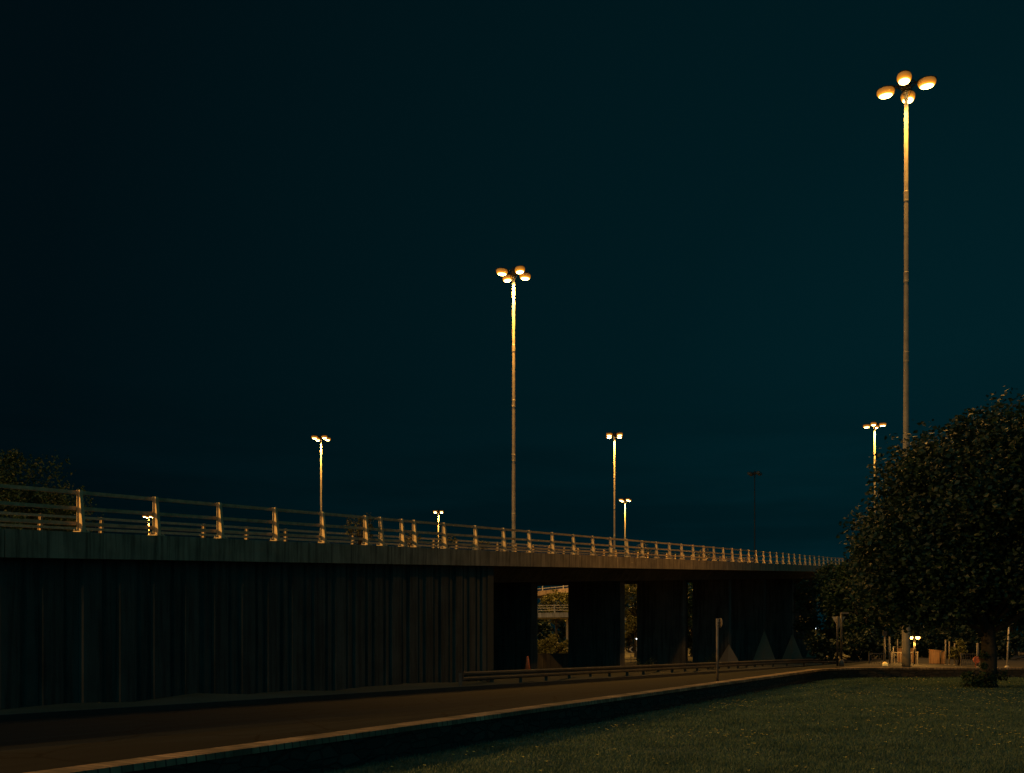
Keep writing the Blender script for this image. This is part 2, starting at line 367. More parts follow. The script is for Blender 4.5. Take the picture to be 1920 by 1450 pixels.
# ------------------------------------------------------------------ low stone wall round the lawn
wp = [UV(u, 0) for u in range(-26, 28, 2)] + [UV(27.5, 0)]
e = wp[-1]; d0 = C.copy(); ang = math.atan2(d0.y, d0.x)
for k in range(1, 9):
    a = ang * (1 - k / 8); wp.append(wp[-1] + Vector((math.cos(a + ang / 16), math.sin(a + ang / 16))) * 0.72)
yc = wp[-1].y
wp += [Vector((wp[-1].x + k * 3, yc)) for k in range(1, 22)]
root = thing('low_stone_wall', 'low rubble stone wall with brick coping edging the lawn along the road', 'wall', (*UV(0, 0.2), 0))
mb = MB(); mb.sweep([(p.x, p.y, 0) for p in wp], [(0.03, -0.6), (0.42, -0.6), (0.42, 0.415), (0.03, 0.415)]); mb.build('wall_body', M_stone, root)
mb = MB(); mb.sweep([(p.x, p.y, 0) for p in wp], [(0.0, 0.417), (0.46, 0.417), (0.45, 0.50), (0.01, 0.50)]); mb.build('coping', M_coping, root)

# ------------------------------------------------------------------ retaining wall of the ramp (ribbed panels)
rt = thing('retaining_wall', 'tall dark retaining wall with vertical concrete ribs under the ramp', 'wall', deck(30, 1, -4.5))
prof = []; pitch = 1.06; s0 = -34.0
s = s0
while s < 17.2:
    j1, j2, j3 = rng.uniform(-.03, .03), rng.uniform(-.02, .02), rng.uniform(-.015, .015)
    prof += [(s, 0.36 + j3), (s + 0.05, 0.25 + j3), (s + 0.55 + j1, 0.25 + j3), (s + 0.58 + j1, 0.36 + j3), (s + 0.69 + j2, 0.36 + j3), (s + 0.72 + j2, 0.29 + j3), (s + 1.03, 0.325 + j3)]; s += pitch
mb = MB(); vs = []; fs = []; uvs = []
base = deck(25.1)
for (s, o) in prof:
    p = base + D * s + DN * o; Y = p.y
    zt = 4.54 + 0.061 * (Y - 25.1) - 0.62; zb = zL(Y) - 0.25
    vs += [(p.x, p.y, zb), (p.x, p.y, zt)]
for i in range(len(prof) - 1):
    fs.append((2 * i, 2 * i + 2, 2 * i + 3, 2 * i + 1)); a, c2 = prof[i][0], prof[i + 1][0]
    uvs.append(((a, 0), (c2, 0), (c2, vs[2 * i + 3][2]), (a, vs[2 * i + 1][2])))
mb.add(vs, fs, uvs); mb.build('ribbed_panels', M_wall, rt)
mb = MB(); e0 = base + D * s0 + DN * 0.45; e1 = base + D * 17.1 + DN * 0.45
def zb_(p): return zL(p.y) - 0.3
def zt_(p): return 4.54 + 0.061 * (p.y - 25.1) - 0.62
q = [e0, e1, e1 + DN * 8.0, e0 + DN * 8.0]
mb.prism([(p.x, p.y, -0.6) for p in q], [(p.x, p.y, zt_(p - DN * 0.45 if i < 2 else p - DN * 8.45) - .005) for i, p in enumerate(q)]); mb.build('wall_core', M_wall, rt)
mb = MB(); ep = base + D * 17.28 + DN * 0.22; mb.prism([(p.x, p.y, -0.6) for p in (ep, ep + D * 0.5, ep + D * 0.5 + DN * 8.5, ep + DN * 8.5)], [(p.x, p.y, zt_(ep) - 0.02) for p in (ep, ep + D * 0.5, ep + D * 0.5 + DN * 8.5, ep + DN * 8.5)]); mb.build('end_wall', M_wall, rt)

# ------------------------------------------------------------------ flyover: deck, fascia, girder, piers
fly = thing('flyover', 'long concrete flyover deck rising on leaf piers above the road', 'bridge', deck(60, 4.5, -7.0))
W = 9.2
Ys = [-8 + 4 * k for k in range(32)]; Yend = 118.0
ypath = [y for y in Ys if y < Yend] + [Yend]
def bend(Y, off=0, dz=0): return deck(Y, off, dz)
mb = MB(); vs = []; m = 6
pf = [(0.12, -0.12), (0.12, -0.58), (2.2, -0.72), (W - 2.2, -0.72), (W - .12, -0.58), (W - .12, -0.12)]
for y in ypath: vs += [bend(y, o, z) for o, z in pf]
fs = []
for i in range(len(ypath) - 1):
    for j in range(6): fs.append((i * 6 + j, (i + 1) * 6 + j, (i + 1) * 6 + (j + 1) % 6, i * 6 + (j + 1) % 6))
n6 = (len(ypath) - 1) * 6; fs += [(5, 4, 3, 2, 1, 0), tuple(n6 + k for k in range(6))]
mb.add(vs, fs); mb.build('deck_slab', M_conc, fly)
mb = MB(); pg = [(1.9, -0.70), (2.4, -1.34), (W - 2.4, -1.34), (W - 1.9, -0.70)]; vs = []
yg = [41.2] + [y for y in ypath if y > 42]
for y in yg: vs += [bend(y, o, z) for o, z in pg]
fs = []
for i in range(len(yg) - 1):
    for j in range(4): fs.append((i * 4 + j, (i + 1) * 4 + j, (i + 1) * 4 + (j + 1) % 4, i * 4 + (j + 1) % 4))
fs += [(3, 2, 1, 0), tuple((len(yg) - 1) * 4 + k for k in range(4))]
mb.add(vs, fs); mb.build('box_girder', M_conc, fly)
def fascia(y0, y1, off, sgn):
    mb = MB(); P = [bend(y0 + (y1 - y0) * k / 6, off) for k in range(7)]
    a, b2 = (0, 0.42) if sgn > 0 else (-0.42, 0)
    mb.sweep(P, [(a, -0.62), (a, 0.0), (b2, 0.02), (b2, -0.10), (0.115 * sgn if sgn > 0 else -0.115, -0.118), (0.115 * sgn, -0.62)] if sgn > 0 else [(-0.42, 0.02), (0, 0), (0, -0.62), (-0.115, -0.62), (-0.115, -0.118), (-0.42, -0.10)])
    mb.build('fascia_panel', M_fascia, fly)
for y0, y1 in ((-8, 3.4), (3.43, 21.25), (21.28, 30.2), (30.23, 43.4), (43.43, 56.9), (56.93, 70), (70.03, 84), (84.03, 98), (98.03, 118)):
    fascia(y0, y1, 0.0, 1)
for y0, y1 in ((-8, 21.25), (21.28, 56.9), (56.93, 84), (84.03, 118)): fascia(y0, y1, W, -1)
mb = MB(); vs = []
for y in ypath: vs += [bend(y, 0.424, -0.10), bend(y, W - 0.424, -0.10)]
mb.add(vs, [(2 * i, 2 * i + 2, 2 * i + 3, 2 * i + 1) for i in range(len(ypath) - 1)], [((0, 0), (4, 0), (4, 8), (0, 8))] * (len(ypath) - 1)); mb.build('carriageway', M_asphalt, fly)
th = 0.8
for k in range(7):
    pw = 3.1 if k == 3 else 3.5
    Y = 49.2 + 10.75 * k; p0 = deck(Y, 2.9) - D * th; f = Vector((0, 0, 1))
    q = [p0, p0 + D * th, p0 + D * th + DN * pw, p0 + DN * pw]; zt = deck(Y).z - 1.25; gb = min(zL(Y), gz(p0.x, p0.y)) - 0.3
    mb = MB(); mb.prism([(p.x, p.y, gb) for p in q], [(p.x, p.y, zt) for p in q]); pier = mb.build('pier', M_conc, fly)
    if k < 3: continue
    # sloped concrete foot at the pier's nose
    c0 = p0 + D * th / 2; mb = MB(); hz = (1.3, 2.5, 2.25, 2.2)[k - 3]
    ap = (p0.x, p0.y, hz); bz = gb + 0.05
    bs = [p0 - D * 0.95 - DN * 0.15, p0 - DN * 1.25 - D * 0.1, p0 + D * 1.3 - DN * .2, p0 + DN * 1.0 - D * .8]
    vs = [(p.x, p.y, bz) for p in bs] + [(ap[0] - D.x * .02 - DN.x * .02, ap[1] - D.y * .02 - DN.y * .02, hz), (ap[0] + D.x * .3, ap[1] + D.y * .3, hz * .9)]
    mb.add(vs, [(0, 1, 4), (1, 2, 5, 4), (2, 3, 5), (3, 0, 4, 5), (3, 2, 1, 0)]); mb.build('pier_foot', M_fascia, pier)

# unseen deck, ramp and piers added to keep the low light off the piers
tw = thing('shade_deck', 'unseen deck added behind the flyover to shade its piers', 'bridge', deck(60, 15, -7.5))
def hull(y0, y1, o0, o1, ztop, zbot, nm, mat):
    mb = MB(); P = [bend(y0, o0), bend(y1, o0), bend(y1, o1), bend(y0, o1)]
    mb.prism([(p.x, p.y, p.z + zbot if zbot > -3 else -0.7) for p in P], [(p.x, p.y, p.z + ztop) for p in P]); return mb.build(nm, mat, tw)
hull(-8, 45, W + .01, W + 5.4, -0.5, -9, 'shade_ramp', M_wall)
hull(45.05, 118, W + .01, W + 5.4, -0.58, -1.7, 'deck_slab', M_conc)
for Y in (76.0, 91.0):
    mb = MB(); p0 = deck(Y, W + 1.2); q = [p0, p0 + D * .8, p0 + D * .8 + DN * 3.5, p0 + DN * 3.5]; mb.prism([(p.x, p.y, -0.7) for p in q], [(p.x, p.y, p.z - 1.72) for p in q]); mb.build('pier', M_conc, tw)

# ------------------------------------------------------------------ parapets
ycs = [16.9, 19.1, 21.1, 23.1, 25.1, 27.07, 29.06, 31.0, 33.0, 33.76, 34.9, 35.6, 37.4, 39.5] + [41.6 + 2.1 * k for k in range(36)]
def parapet(label, off, sgn, ylist, rails, rmat=M_rail):
    root = thing('bridge_parapet', label, 'railing', deck(ylist[0], off))
    Rm = Matrix(((D.x, DN.x, 0), (D.y, DN.y, 0), (0, 0, 1)))
    for y in ylist:
        p = deck(y, off + sgn * 0.16); mb = MB()
        def loc(s, t, z): return p + D * s + DN * (t * sgn) + Vector((0, 0, z))
        # tapered web with a flange down each edge, and a base plate with bolts
        def plate(t0b, t1b, t0t, t1t, w, z0, z1):
            mb.prism([loc(-w, t0b, z0), loc(w, t0b, z0), loc(w, t1b, z0), loc(-w, t1b, z0)], [loc(-w, t0t, z1), loc(w, t0t, z1), loc(w, t1t, z1), loc(-w, t1t, z1)])
        plate(-0.062, 0.115, 0.045, 0.115, 0.012, 0.025, 1.0)
        plate(-0.075, -0.064, 0.032, 0.043, 0.045, 0.025, 1.0)
        plate(0.117, 0.129, 0.117, 0.129, 0.048, 0.025, 1.0)
        mb.prism([loc(-0.12, -0.13, 0), loc(0.12, -0.13, 0), loc(0.12, 0.17, 0), loc(-0.12, 0.17, 0)], [loc(-0.12, -0.13, 0.024), loc(0.12, -0.13, 0.024), loc(0.12, 0.17, 0.024), loc(-0.12, 0.17, 0.024)])
        for a in (-0.09, 0.09):
            for c3 in (-0.10, 0.148): mb.tube([loc(a, c3, 0.02), loc(a, c3, 0.08)], 0.018, 6)
        mb.build('post', M_post, root)
    for z in rails:
        mb = MB(); o = off + sgn * (0.16 + 0.131 + 0.042)
        mb.sweep([deck(ylist[0] - 1, o, z), deck(ylist[-1] + 1, o, z)], [(-0.04, -0.042), (0.04, -0.042), (0.04, 0.042), (-0.04, 0.042)]); mb.build('rail', rmat, root)
    return root
parapet('steel parapet along the near deck edge, tall tapered posts with three rails', 0.0, 1, ycs, (0.945, 0.57, 0.21))
parapet('far side parapet of the flyover, seen lower through the near railing', W, -1, [17.4 + 2.1 * k for k in range(44)], (0.945, 0.57, 0.21), M_post)

# ------------------------------------------------------------------ crash barrier beside the road
bar = thing('crash_barrier', 'steel crash barrier on the dark verge in front of the flyover piers', 'barrier', (*UV(20, 9), 0))
bp = []
for k in range(20):
    Y = 35.2 + 2.0 * k; p = deck(Y) - DN * 2.1; bp.append(Vector((p.x, p.y, zL(Y))))
e = bp[-1]
for k in range(1, 12):
    a = R(62 - 62 * min(1, k / 7)); e = e + Vector((math.cos(a), math.sin(a), 0)) * 2.0; bp.append(Vector((e.x, e.y, zL(74))))
mb = MB(); mb.sweep(bp, [(0.0, 0.27), (-0.05, 0.31), (-0.05, 0.37), (-0.01, 0.41), (-0.01, 0.45), (-0.05, 0.49), (-0.05, 0.55), (0.0, 0.59), (0.02, 0.57), (0.02, 0.29)]); mb.build('rail_beam', M_barrier, bar)
for p in bp[::1]:
    mb = MB(); mb.box((p.x - 0.10, p.y + .06, p.z + 0.17), (0.12, 0.12, 0.76)); mb.build('post', M_barrier, bar)

# ------------------------------------------------------------------ high masts
def spot(name, parent, loc, power, radius=0.12, color=SODIUM, size=116):
    d = bpy.data.lights.new(name, 'SPOT'); d.energy = power; d.color = color; d.shadow_soft_size = radius
    d.spot_size = R(size); d.spot_blend = 1.0
    o = bpy.data.objects.new(name, d); COL.objects.link(o); o.parent = parent; o.location = loc; return o
def point(name, parent, loc, power, radius=0.12, color=SODIUM):
    d = bpy.data.lights.new(name, 'POINT'); d.energy = power; d.color = color; d.shadow_soft_size = radius
    o = bpy.data.objects.new(name, d); COL.objects.link(o); o.parent = parent; o.location = loc; return o
H = 30.4
def make_mast(label, loc, rz, lens_mat, power, cone=118):
    r = thing('high_mast_light', label, 'lamp post', (0, 0, 0), 0, 'high mast lights')
    def rad(z): return 0.098 + 0.125 * (1 - z / H) ** 2
    mb = MB(); mb.lathe((0, 0, 0), [(rad(z), z) for z in (0.051, 1, 2, 4, 8, 12, 16, 20, 24, 26, 28, 29, H - 0.25)], 24); mb.build('mast_column', M_mast, r)
    mb = MB(); mb.lathe((0, 0, 0), [(0.42, 0.0), (0.42, 0.05)], 20, False); mb.build('base_plate', M_mast, r)
    for z in (3.4, 7.6, 11.55, 16.05, 20.2, 24.4):
        a, b5 = rad(z), rad(z + 0.47); mb = MB()
        mb.lathe((0, 0, 0), [(a + .002, z - .03), (a + .014, z - .028), (a + .014, z + .02), (a + .010, z + .03), (b5 + .010, z + .43), (b5 + .013, z + .442), (b5 + .013, z + .47), (b5 + .002, z + .50)], 20, False); mb.build('joint_sleeve', M_mast, r)
    # head frame: hub, ring and four arms
    mb = MB(); mb.lathe((0, 0, H), [(0.13, -0.3), (0.24, -0.16), (0.24, 0.12), (0.16, 0.30), (0.05, 0.42)], 14)
    for k in range(4):
        a = k * math.pi / 2; c4, s4 = math.cos(a), math.sin(a)
        mb.tube([(0.15 * c4, 0.15 * s4, H + .05), (0.80 * c4, 0.80 * s4, H + .05)], 0.035, 8)
        mb.tube([(0.12 * math.cos(a + .6), 0.12 * math.sin(a + .6), H - 0.75), (0.17 * math.cos(a + .6), 0.17 * math.sin(a + .6), H - 0.5), (0.36 * math.cos(a + .6), 0.36 * math.sin(a + .6), H - 0.05)], 0.014, 6)
    mb.tube([(0.45 * math.cos(t * math.pi / 12), 0.45 * math.sin(t * math.pi / 12), H + .05) for t in range(25)], 0.03, 6)
    mb.build('head_frame', M_dark, r)
    for k in range(4):
        a = k * math.pi / 2; Mz = Matrix.Rotation(a, 3, 'Z'); mb = MB()
        # housing: tapered shell over the bowl
        sec = [(0.52, 0.10, 0.05), (0.68, 0.25, 0.13), (1.01, 0.34, 0.16), (1.30, 0.26, 0.10), (1.46, 0.12, 0.03)]
        vs = []; 
        for (x, w, h) in sec:
            for j in range(9):
                t = math.pi * j / 8; vs.append(Mz @ Vector((x, w * math.cos(t), H + 0.03 + h * math.sin(t))))
        fs = [(i * 9 + j, (i + 1) * 9 + j, (i + 1) * 9 + j + 1, i * 9 + j + 1) for i in range(4) for j in range(8)]
        fs += [tuple(i for i in range(9)), tuple(36 + i for i in reversed(range(9)))] + [(i * 9, i * 9 + 8, (i + 1) * 9 + 8, (i + 1) * 9) for i in range(4)]
        mb.add(vs, fs, None, True); ln = mb.build('lantern', M_dark, r)
        mb = MB(); vs = []
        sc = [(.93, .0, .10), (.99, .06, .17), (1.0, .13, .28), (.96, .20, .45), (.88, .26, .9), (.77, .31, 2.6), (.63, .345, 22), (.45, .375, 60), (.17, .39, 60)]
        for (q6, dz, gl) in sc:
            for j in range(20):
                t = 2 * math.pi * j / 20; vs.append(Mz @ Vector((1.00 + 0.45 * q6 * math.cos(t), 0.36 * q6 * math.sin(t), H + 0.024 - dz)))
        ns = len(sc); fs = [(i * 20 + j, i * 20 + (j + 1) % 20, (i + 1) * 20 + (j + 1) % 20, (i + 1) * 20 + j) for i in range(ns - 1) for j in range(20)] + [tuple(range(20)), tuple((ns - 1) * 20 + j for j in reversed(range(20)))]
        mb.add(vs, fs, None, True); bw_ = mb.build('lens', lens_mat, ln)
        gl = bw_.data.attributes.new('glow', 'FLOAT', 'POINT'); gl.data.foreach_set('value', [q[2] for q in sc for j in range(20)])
        if power: spot('lantern_light', ln, Mz @ Vector((1.0, 0, H - 0.58)), power, size=cone)
    r.location = loc; r.rotation_euler = (0, 0, rz); return r
def at(px, d): return ((px - 960) / 1850 * d)
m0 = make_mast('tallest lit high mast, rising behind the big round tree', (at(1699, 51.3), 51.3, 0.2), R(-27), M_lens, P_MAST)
d = 27.5 * 1850 / (1192 - 515)
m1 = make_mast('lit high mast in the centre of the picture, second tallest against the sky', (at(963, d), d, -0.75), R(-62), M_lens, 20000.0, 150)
for px, py, rot, lab in ((602, 822, 38, 'lone lit high mast left of centre above the striped parapet posts'),
                         (1152, 817, 40, 'lit high mast right of the central one, taller of the close pair'),
                         (1640, 798, 62, 'lit high mast half hidden by the top of the round tree'),
                         (1172, 938, 26, 'lit high mast, shorter and farther one of the close pair'),
                         (822, 960, 47, 'small distant lit high mast left of the central one'),
                         (279, 969, 40, 'small distant lit high mast shining through the parapet on the left')):
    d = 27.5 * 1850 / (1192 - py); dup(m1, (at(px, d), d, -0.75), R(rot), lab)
d = 27.5 * 1850 / (1192 - 889)
dm = make_mast('dark unlit high mast standing above the far right end of the parapet', (at(1415, d), d, -0.75), R(20), M_lensoff, 0)
for ch in dm.children:
    if ch.type == 'MESH': ch.data.materials[0] = M_darkmast

# ------------------------------------------------------------------ trees, shrubs and hedges
def leaf_cloud(P, size, seed, mat, name, parent, flat=0.5):
    r = np.random.default_rng(seed); n = len(P)
    d = r.normal(size=(n, 3)); d[:, 2] *= flat; d /= np.linalg.norm(d, axis=1)[:, None]
    e = r.normal(size=(n, 3)); e -= (e * d).sum(1)[:, None] * d; e /= np.linalg.norm(e, axis=1)[:, None]
    nn = np.cross(d, e); s = (size * (0.6 + 0.8 * r.random(n)))[:, None]
    V = np.stack([P - d * s * 0.5, P + e * s * 0.42 + nn * s * .12, P + d * s * 0.6, P - e * s * 0.42 + nn * s * .12], 1).reshape(-1, 3)
    o = np_mesh(name, V, np.arange(4 * n).reshape(-1, 4), mat, parent, tuple(world_loc(parent)) if parent else (0, 0, 0)); return o
def clumps(center, rad, K, n, seed, spread=0.16, zmin=None, zpow=1.0, shell=0.45):
    r = np.random.default_rng(seed); d = r.normal(size=(K, 3)); d /= np.linalg.norm(d, axis=1)[:, None]
    rr = (shell + (1 - shell) * r.random(K)) ** 0.7; cs = np.array(center) + d * rr[:, None] * np.array(rad)
    if zmin is not None: cs[:, 2] = np.where(cs[:, 2] < zmin, zmin + np.abs(r.normal(0, 0.5, K)), cs[:, 2])
    k = r.integers(0, K, n); sz = spread * (0.6 + 0.9 * r.random(K))
    g = r.normal(size=(n, 3)); g /= np.linalg.norm(g, axis=1)[:, None]; g *= (r.random(n) ** 0.45)[:, None]
    P = cs[k] + g * sz[k][:, None] * np.mean(rad) * 1.3
    return P, cs
def make_tree(name, label, cat, base, trunk_h, trunk_r, center, rad, K, n, leaf, mat, seed, zmin=None, spread=0.16, limbs=14, group=None, lobe=None):
    root = thing(name, label, cat, base, 0, group); r = random.Random(seed); b0 = Vector(base)
    P, cs = clumps(center, rad, K, n, seed, spread, zmin)
    if lobe:
        P2, cs2 = clumps(lobe[0], lobe[1], lobe[2], lobe[3], seed + 7, spread * 1.4, zmin); P = np.concatenate([P, P2]); cs = np.concatenate([cs, cs2[::3]]); K = len(cs)
    leaf_cloud(P, leaf, seed + 1, mat, 'crown', root)
    mb = MB(); top = b0 + Vector((r.uniform(-.2, .2), r.uniform(-.2, .2), trunk_h))
    mid = b0.lerp(top, 0.5) + Vector((r.uniform(-.08, .08), r.uniform(-.08, .08), 0))
    mb.tube([b0 + Vector((0, 0, -0.1)), b0 + Vector((0, 0, 0.18)), mid, top], [trunk_r * 1.7, trunk_r * 1.15, trunk_r, trunk_r * .8], 12)
    idx = np.linspace(0, K - 1, min(limbs, K)).astype(int); cc = Vector(center)
    for i in idx:
        e = Vector(cs[i]); st = b0.lerp(top, r.uniform(0.7, 1.0)); m = st.lerp(e, 0.5) + Vector((0, 0, 0.12 * (e - st).length)) * r.uniform(.2, 1)
        q = trunk_r * r.uniform(.35, .5); mb.tube([st, st.lerp(m, .5) + Vector((r.uniform(-.1, .1), r.uniform(-.1, .1), 0)), m, e], [q, q * .8, q * .5, q * .15], 7)
    mb.build('trunk', M_bark, root); return root
tx = at(1852, 38.0)
make_tree('round_tree', 'big round leafy tree on the lawn at the right edge', 'tree', (tx, 38.0, 0), 2.6, 0.28, (tx + 0.3, 38.2, 6.3), (4.4, 4.5, 4.15), 300, 66000, 0.165, M_leaf, 11, 2.75, 0.17, 26, lobe=((tx - 2.35, 38.0, 5.0), (2.6, 3.0, 2.6), 120, 26000))
sh = thing('tree_suckers', 'leafy suckers sprouting round the foot of the big round tree', 'bush', (tx - 0.4, 37.9, 0))
P, cs = clumps((tx - 0.35, 37.7, 0.30), (0.95, 0.6, 0.40), 30, 1700, 31, 0.22, 0.06); leaf_cloud(P, 0.10, 32, M_leaf2, 'foliage', sh)
mb = MB()
for c5 in cs[::2]: mb.tube([(tx - 0.15, 37.8, -0.03), ((tx + c5[0]) / 2, (37.8 + c5[1]) / 2, c5[2] * .7), tuple(c5)], [0.02, 0.015, 0.005], 5)
mb.build('stem', M_bark, sh)
def bgtree(label, px, d, pyt, w, zb, n, mat, seed, name='background_tree', leaf=0.3, gr='dark trees behind', ground=-0.75, K=90):
    zt = 2 + (1192 - pyt) / 1850 * d; X = at(px, d); cz = (zt + zb) / 2
    make_tree(name, label, 'tree', (X, d, ground), max(1.5, zb + 1.2), 0.2, (X, d, cz), (w, w * .8, (zt - zb) / 2 * .97), K, n, leaf, mat, seed, None, 0.17, 10, gr)
bgtree('broad dark tree beyond the flyover at the left edge', 12, 62, 838, 4.6, 2.5, 34000, M_leaf2, 41, leaf=.17, K=190)
bgtree('leafy tree beyond the flyover, lower neighbour right of the left edge tree', 88, 66, 905, 2.5, 2.0, 17000, M_leaf2, 42, leaf=.17, K=120)
bgtree('dark tree just right of the end of the flyover', 1560, 92, 1062, 3.6, 0.6, 6000, M_leaf2, 43)
bgtree('leafy tree with low boughs between the flyover end and the round tree', 1622, 84, 1035, 3.2, 0.8, 6000, M_leaf2, 44)
bgtree('dark tree behind the tall mast foot', 1712, 96, 1080, 5.0, 0.8, 6000, M_leaf2, 45)
bgtree('dark tree behind the wooden fence under the round tree', 1800, 92, 1060, 5.4, 0.8, 6000, M_leaf2, 46)
bgtree('dark tree at the right edge behind the leaning lamp post', 1905, 90, 1040, 5.0, 0.6, 6000, M_leaf2, 47)
def hedge(label, x0, x1, d, z0, z1, dep, n, seed, mat=M_leaf3, leaf=0.28, name='hedge'):
    X0, X1 = at(x0, d), at(x1, d); root = thing(name, label, 'hedge', ((X0 + X1) / 2, d, z0 if z0 < -.5 else z0 - .1))
    P, cs = clumps(((X0 + X1) / 2, d, (z0 + z1) / 2), ((X1 - X0) / 2, dep, (z1 - z0) / 2), 70, n, seed, 0.22 if False else 0.12, None, 1, 0.1)
    P[:, 2] = np.maximum(P[:, 2], z0); leaf_cloud(P, leaf, seed + 1, mat, 'foliage', root)
    mb = MB()
    for c5 in cs[::4]: mb.tube([(c5[0] * .7 + .3 * (X0 + X1) / 2, c5[1], z0 - .08), tuple(c5)], [0.05, 0.01], 5)
    mb.build('stem', M_bark, root)
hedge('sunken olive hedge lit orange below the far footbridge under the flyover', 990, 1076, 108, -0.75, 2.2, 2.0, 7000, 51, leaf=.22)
bgtree('pale leafy tree seen between the second and third flyover piers', 1192, 120, 1080, 3.2, 4.0, 5000, M_leaf3, 52, leaf=.3)
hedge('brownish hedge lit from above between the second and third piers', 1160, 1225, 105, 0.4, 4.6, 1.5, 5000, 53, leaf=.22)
bgtree('leafy tree showing as a sliver beside the fourth pier', 1297, 118, 1085, 2.5, -0.4, 5000, M_leaf2, 54)
bgtree('leafy tree behind the upper far ramp under the flyover', 1045, 150, 1108, 3.0, 4.0, 3500, M_leaf3, 55)

P, cs = clumps((at(1130, 215), 215, 4.0), (26, 6, 5.2), 160, 9000, 91, 0.12, None, 1, 0.1); P[:, 2] = np.maximum(P[:, 2], -.7)
structure(leaf_cloud(P, 0.7, 92, M_leaf4, 'far_wood', None), 'stuff')
def shrub(label, Y, off, h, w, n, seed, leaf=0.055):
    p = deck(Y, off); root = thing('roadside_shrub', label, 'shrub', p, 0, 'shrubs growing on the deck')
    P, cs = clumps((p.x, p.y, p.z + h * .55), (w, w * .6, h * .48), 26, n, seed, 0.2, None, 1, 0.2); P[:, 2] = np.maximum(P[:, 2], p.z + .02)
    leaf_cloud(P, leaf, seed + 1, M_leaf3, 'foliage', root); mb = MB()
    for c5 in cs[::2]: mb.tube([(p.x, p.y, p.z - .12), (p.x * .6 + c5[0] * .4, p.y * .6 + c5[1] * .4, p.z + (c5[2] - p.z) * .5), tuple(c5)], [0.014, 0.01, 0.004], 5)
    mb.build('stem', M_bark, root)
shrub('tallest wild shrub pushing up through the near parapet left of centre', 33.3, 0.75, 1.15, 0.62, 700, 61)
shrub('low weed clump at the parapet foot just right of the tallest shrub', 36.0, 0.7, 0.55, 0.5, 260, 62)
shrub('small weed below the small distant mast at the parapet foot', 38.3, 0.8, 0.55, 0.5, 240, 63)
shrub('weed clump on the deck to the left of the central mast', 40.6, 0.8, 0.45, 0.55, 220, 64)
shrub('thin bushy weed by the parapet below the close pair of masts', 58.0, 0.8, 0.95, 0.7, 300, 65)
shrub('round weed bush at the parapet below the dark unlit mast', 68.2, 0.8, 1.0, 0.8, 320, 66)
# scrub at the foot of the barrier and the wall
def weed(label, x, y, h, w, n, seed, mat=M_leaf2):
    z = gz(x, y) + 0.08; root = thing('verge_weed', label, 'plant', (x, y, z), 0, 'weeds on the verge')
    P, cs = clumps((x, y, z + h * .5), (w, w * .6, h * .5), 16, n, seed, 0.22, None, 1, 0.2); P[:, 2] = np.maximum(P[:, 2], z); leaf_cloud(P, 0.06, seed, mat, 'foliage', root)
    mb = MB()
    for c5 in cs[::3]: mb.tube([(x, y, z - .05), tuple(c5)], [0.012, 0.004], 5)
    mb.build('stem', M_bark, root)
q = deck(39.0) - DN * 0.7; weed('small weed at the wall foot near the end of the crash barrier', q.x, q.y, 0.5, 0.5, 200, 71)
q = deck(53.0) - DN * 1.3; weed('dark weeds behind the crash barrier beside the second pier', q.x, q.y, 0.9, 0.9, 300, 72)
q = deck(64.0) - DN * 1.3; weed('tall thin weeds behind the crash barrier beside the third pier', q.x, q.y, 1.2, 0.8, 300, 73)

hedge('dark hedge along the back of the pavement behind the fences and railings', 1500, 2010, 74, 0.2, 2.3, 1.6, 16000, 57, M_leaf4, .24)
# ------------------------------------------------------------------ far ramps seen under the flyover
M_farramp = mat_concrete('far_ramp_concrete', (0.34, 0.29, 0.22), (0.48, 0.42, 0.33))
def far_ramp(label, P0, P1, fh, mat_f, rails, postn, seed):
    P0, P1 = Vector(P0), Vector(P1); dr = (P1 - P0); root = thing('far_ramp', label, 'bridge', (P0.x, P0.y, P0.z - 3))
    mb = MB(); mb.sweep([P0, P1], [(0, -fh), (6, -fh - .1), (6, 0), (0, 0)]); mb.build('deck', mat_f, root)
    for z in rails:
        mb = MB(); mb.sweep([P0, P1], [(0.2, z - .045), (0.28, z - .045), (0.28, z + .045), (0.2, z + .045)]); mb.build('rail', M_galv, root)
    for k in range(postn):
        p = P0 + dr * ((k + .5) / postn); mb = MB(); mb.prism([p + Vector(q) for q in ((-.08, .04, 0), (.08, .04, 0), (.08, .19, 0), (-.08, .19, 0))], [p + Vector(q) for q in ((-.05, .10, 1.0), (.05, .10, 1.0), (.05, .19, 1.0), (-.05, .19, 1.0))]); mb.build('post', M_galv, root)
    return root
d = 128
fr = far_ramp('orange lit far ramp with railing framed between the first two piers', (at(960, d), d + 2, 4.95), (at(1120, d), d - 1, 5.05), 0.62, M_farramp, (0.3, 0.62, 0.95), 5, 0)
for px in (1070,):
    X = at(px, d); mb = MB(); mb.prism([(X - .45, d + 2, -0.75), (X + .45, d + 2, -0.75), (X + .45, d + 3.2, -0.75), (X - .45, d + 3.2, -0.75)], [(X - .45, d + 2, 4.25), (X + .45, d + 2, 4.25), (X + .45, d + 3.2, 4.25), (X - .45, d + 3.2, 4.25)]); mb.build('column', M_farramp, fr)
d2 = 160
fr2 = far_ramp('upper sloping far ramp, dimmer one above the orange lit ramp', (at(960, d2), d2, 8.8), (at(1150, d2), d2 - 4, 10.3), 0.75, M_fascia, (0.35, 0.9), 5, 1)
X = at(1068, d2); mb = MB(); mb.prism([(X - .35, d2 + 1, -0.75), (X + .35, d2 + 1, -0.75), (X + .35, d2 + 2.2, -0.75), (X - .35, d2 + 2.2, -0.75)], [(X - .35, d2 + 1, 8.75), (X + .35, d2 + 1, 8.75), (X + .35, d2 + 2.2, 8.75), (X - .35, d2 + 2.2, 8.75)]); mb.build('column', M_fascia, fr2)
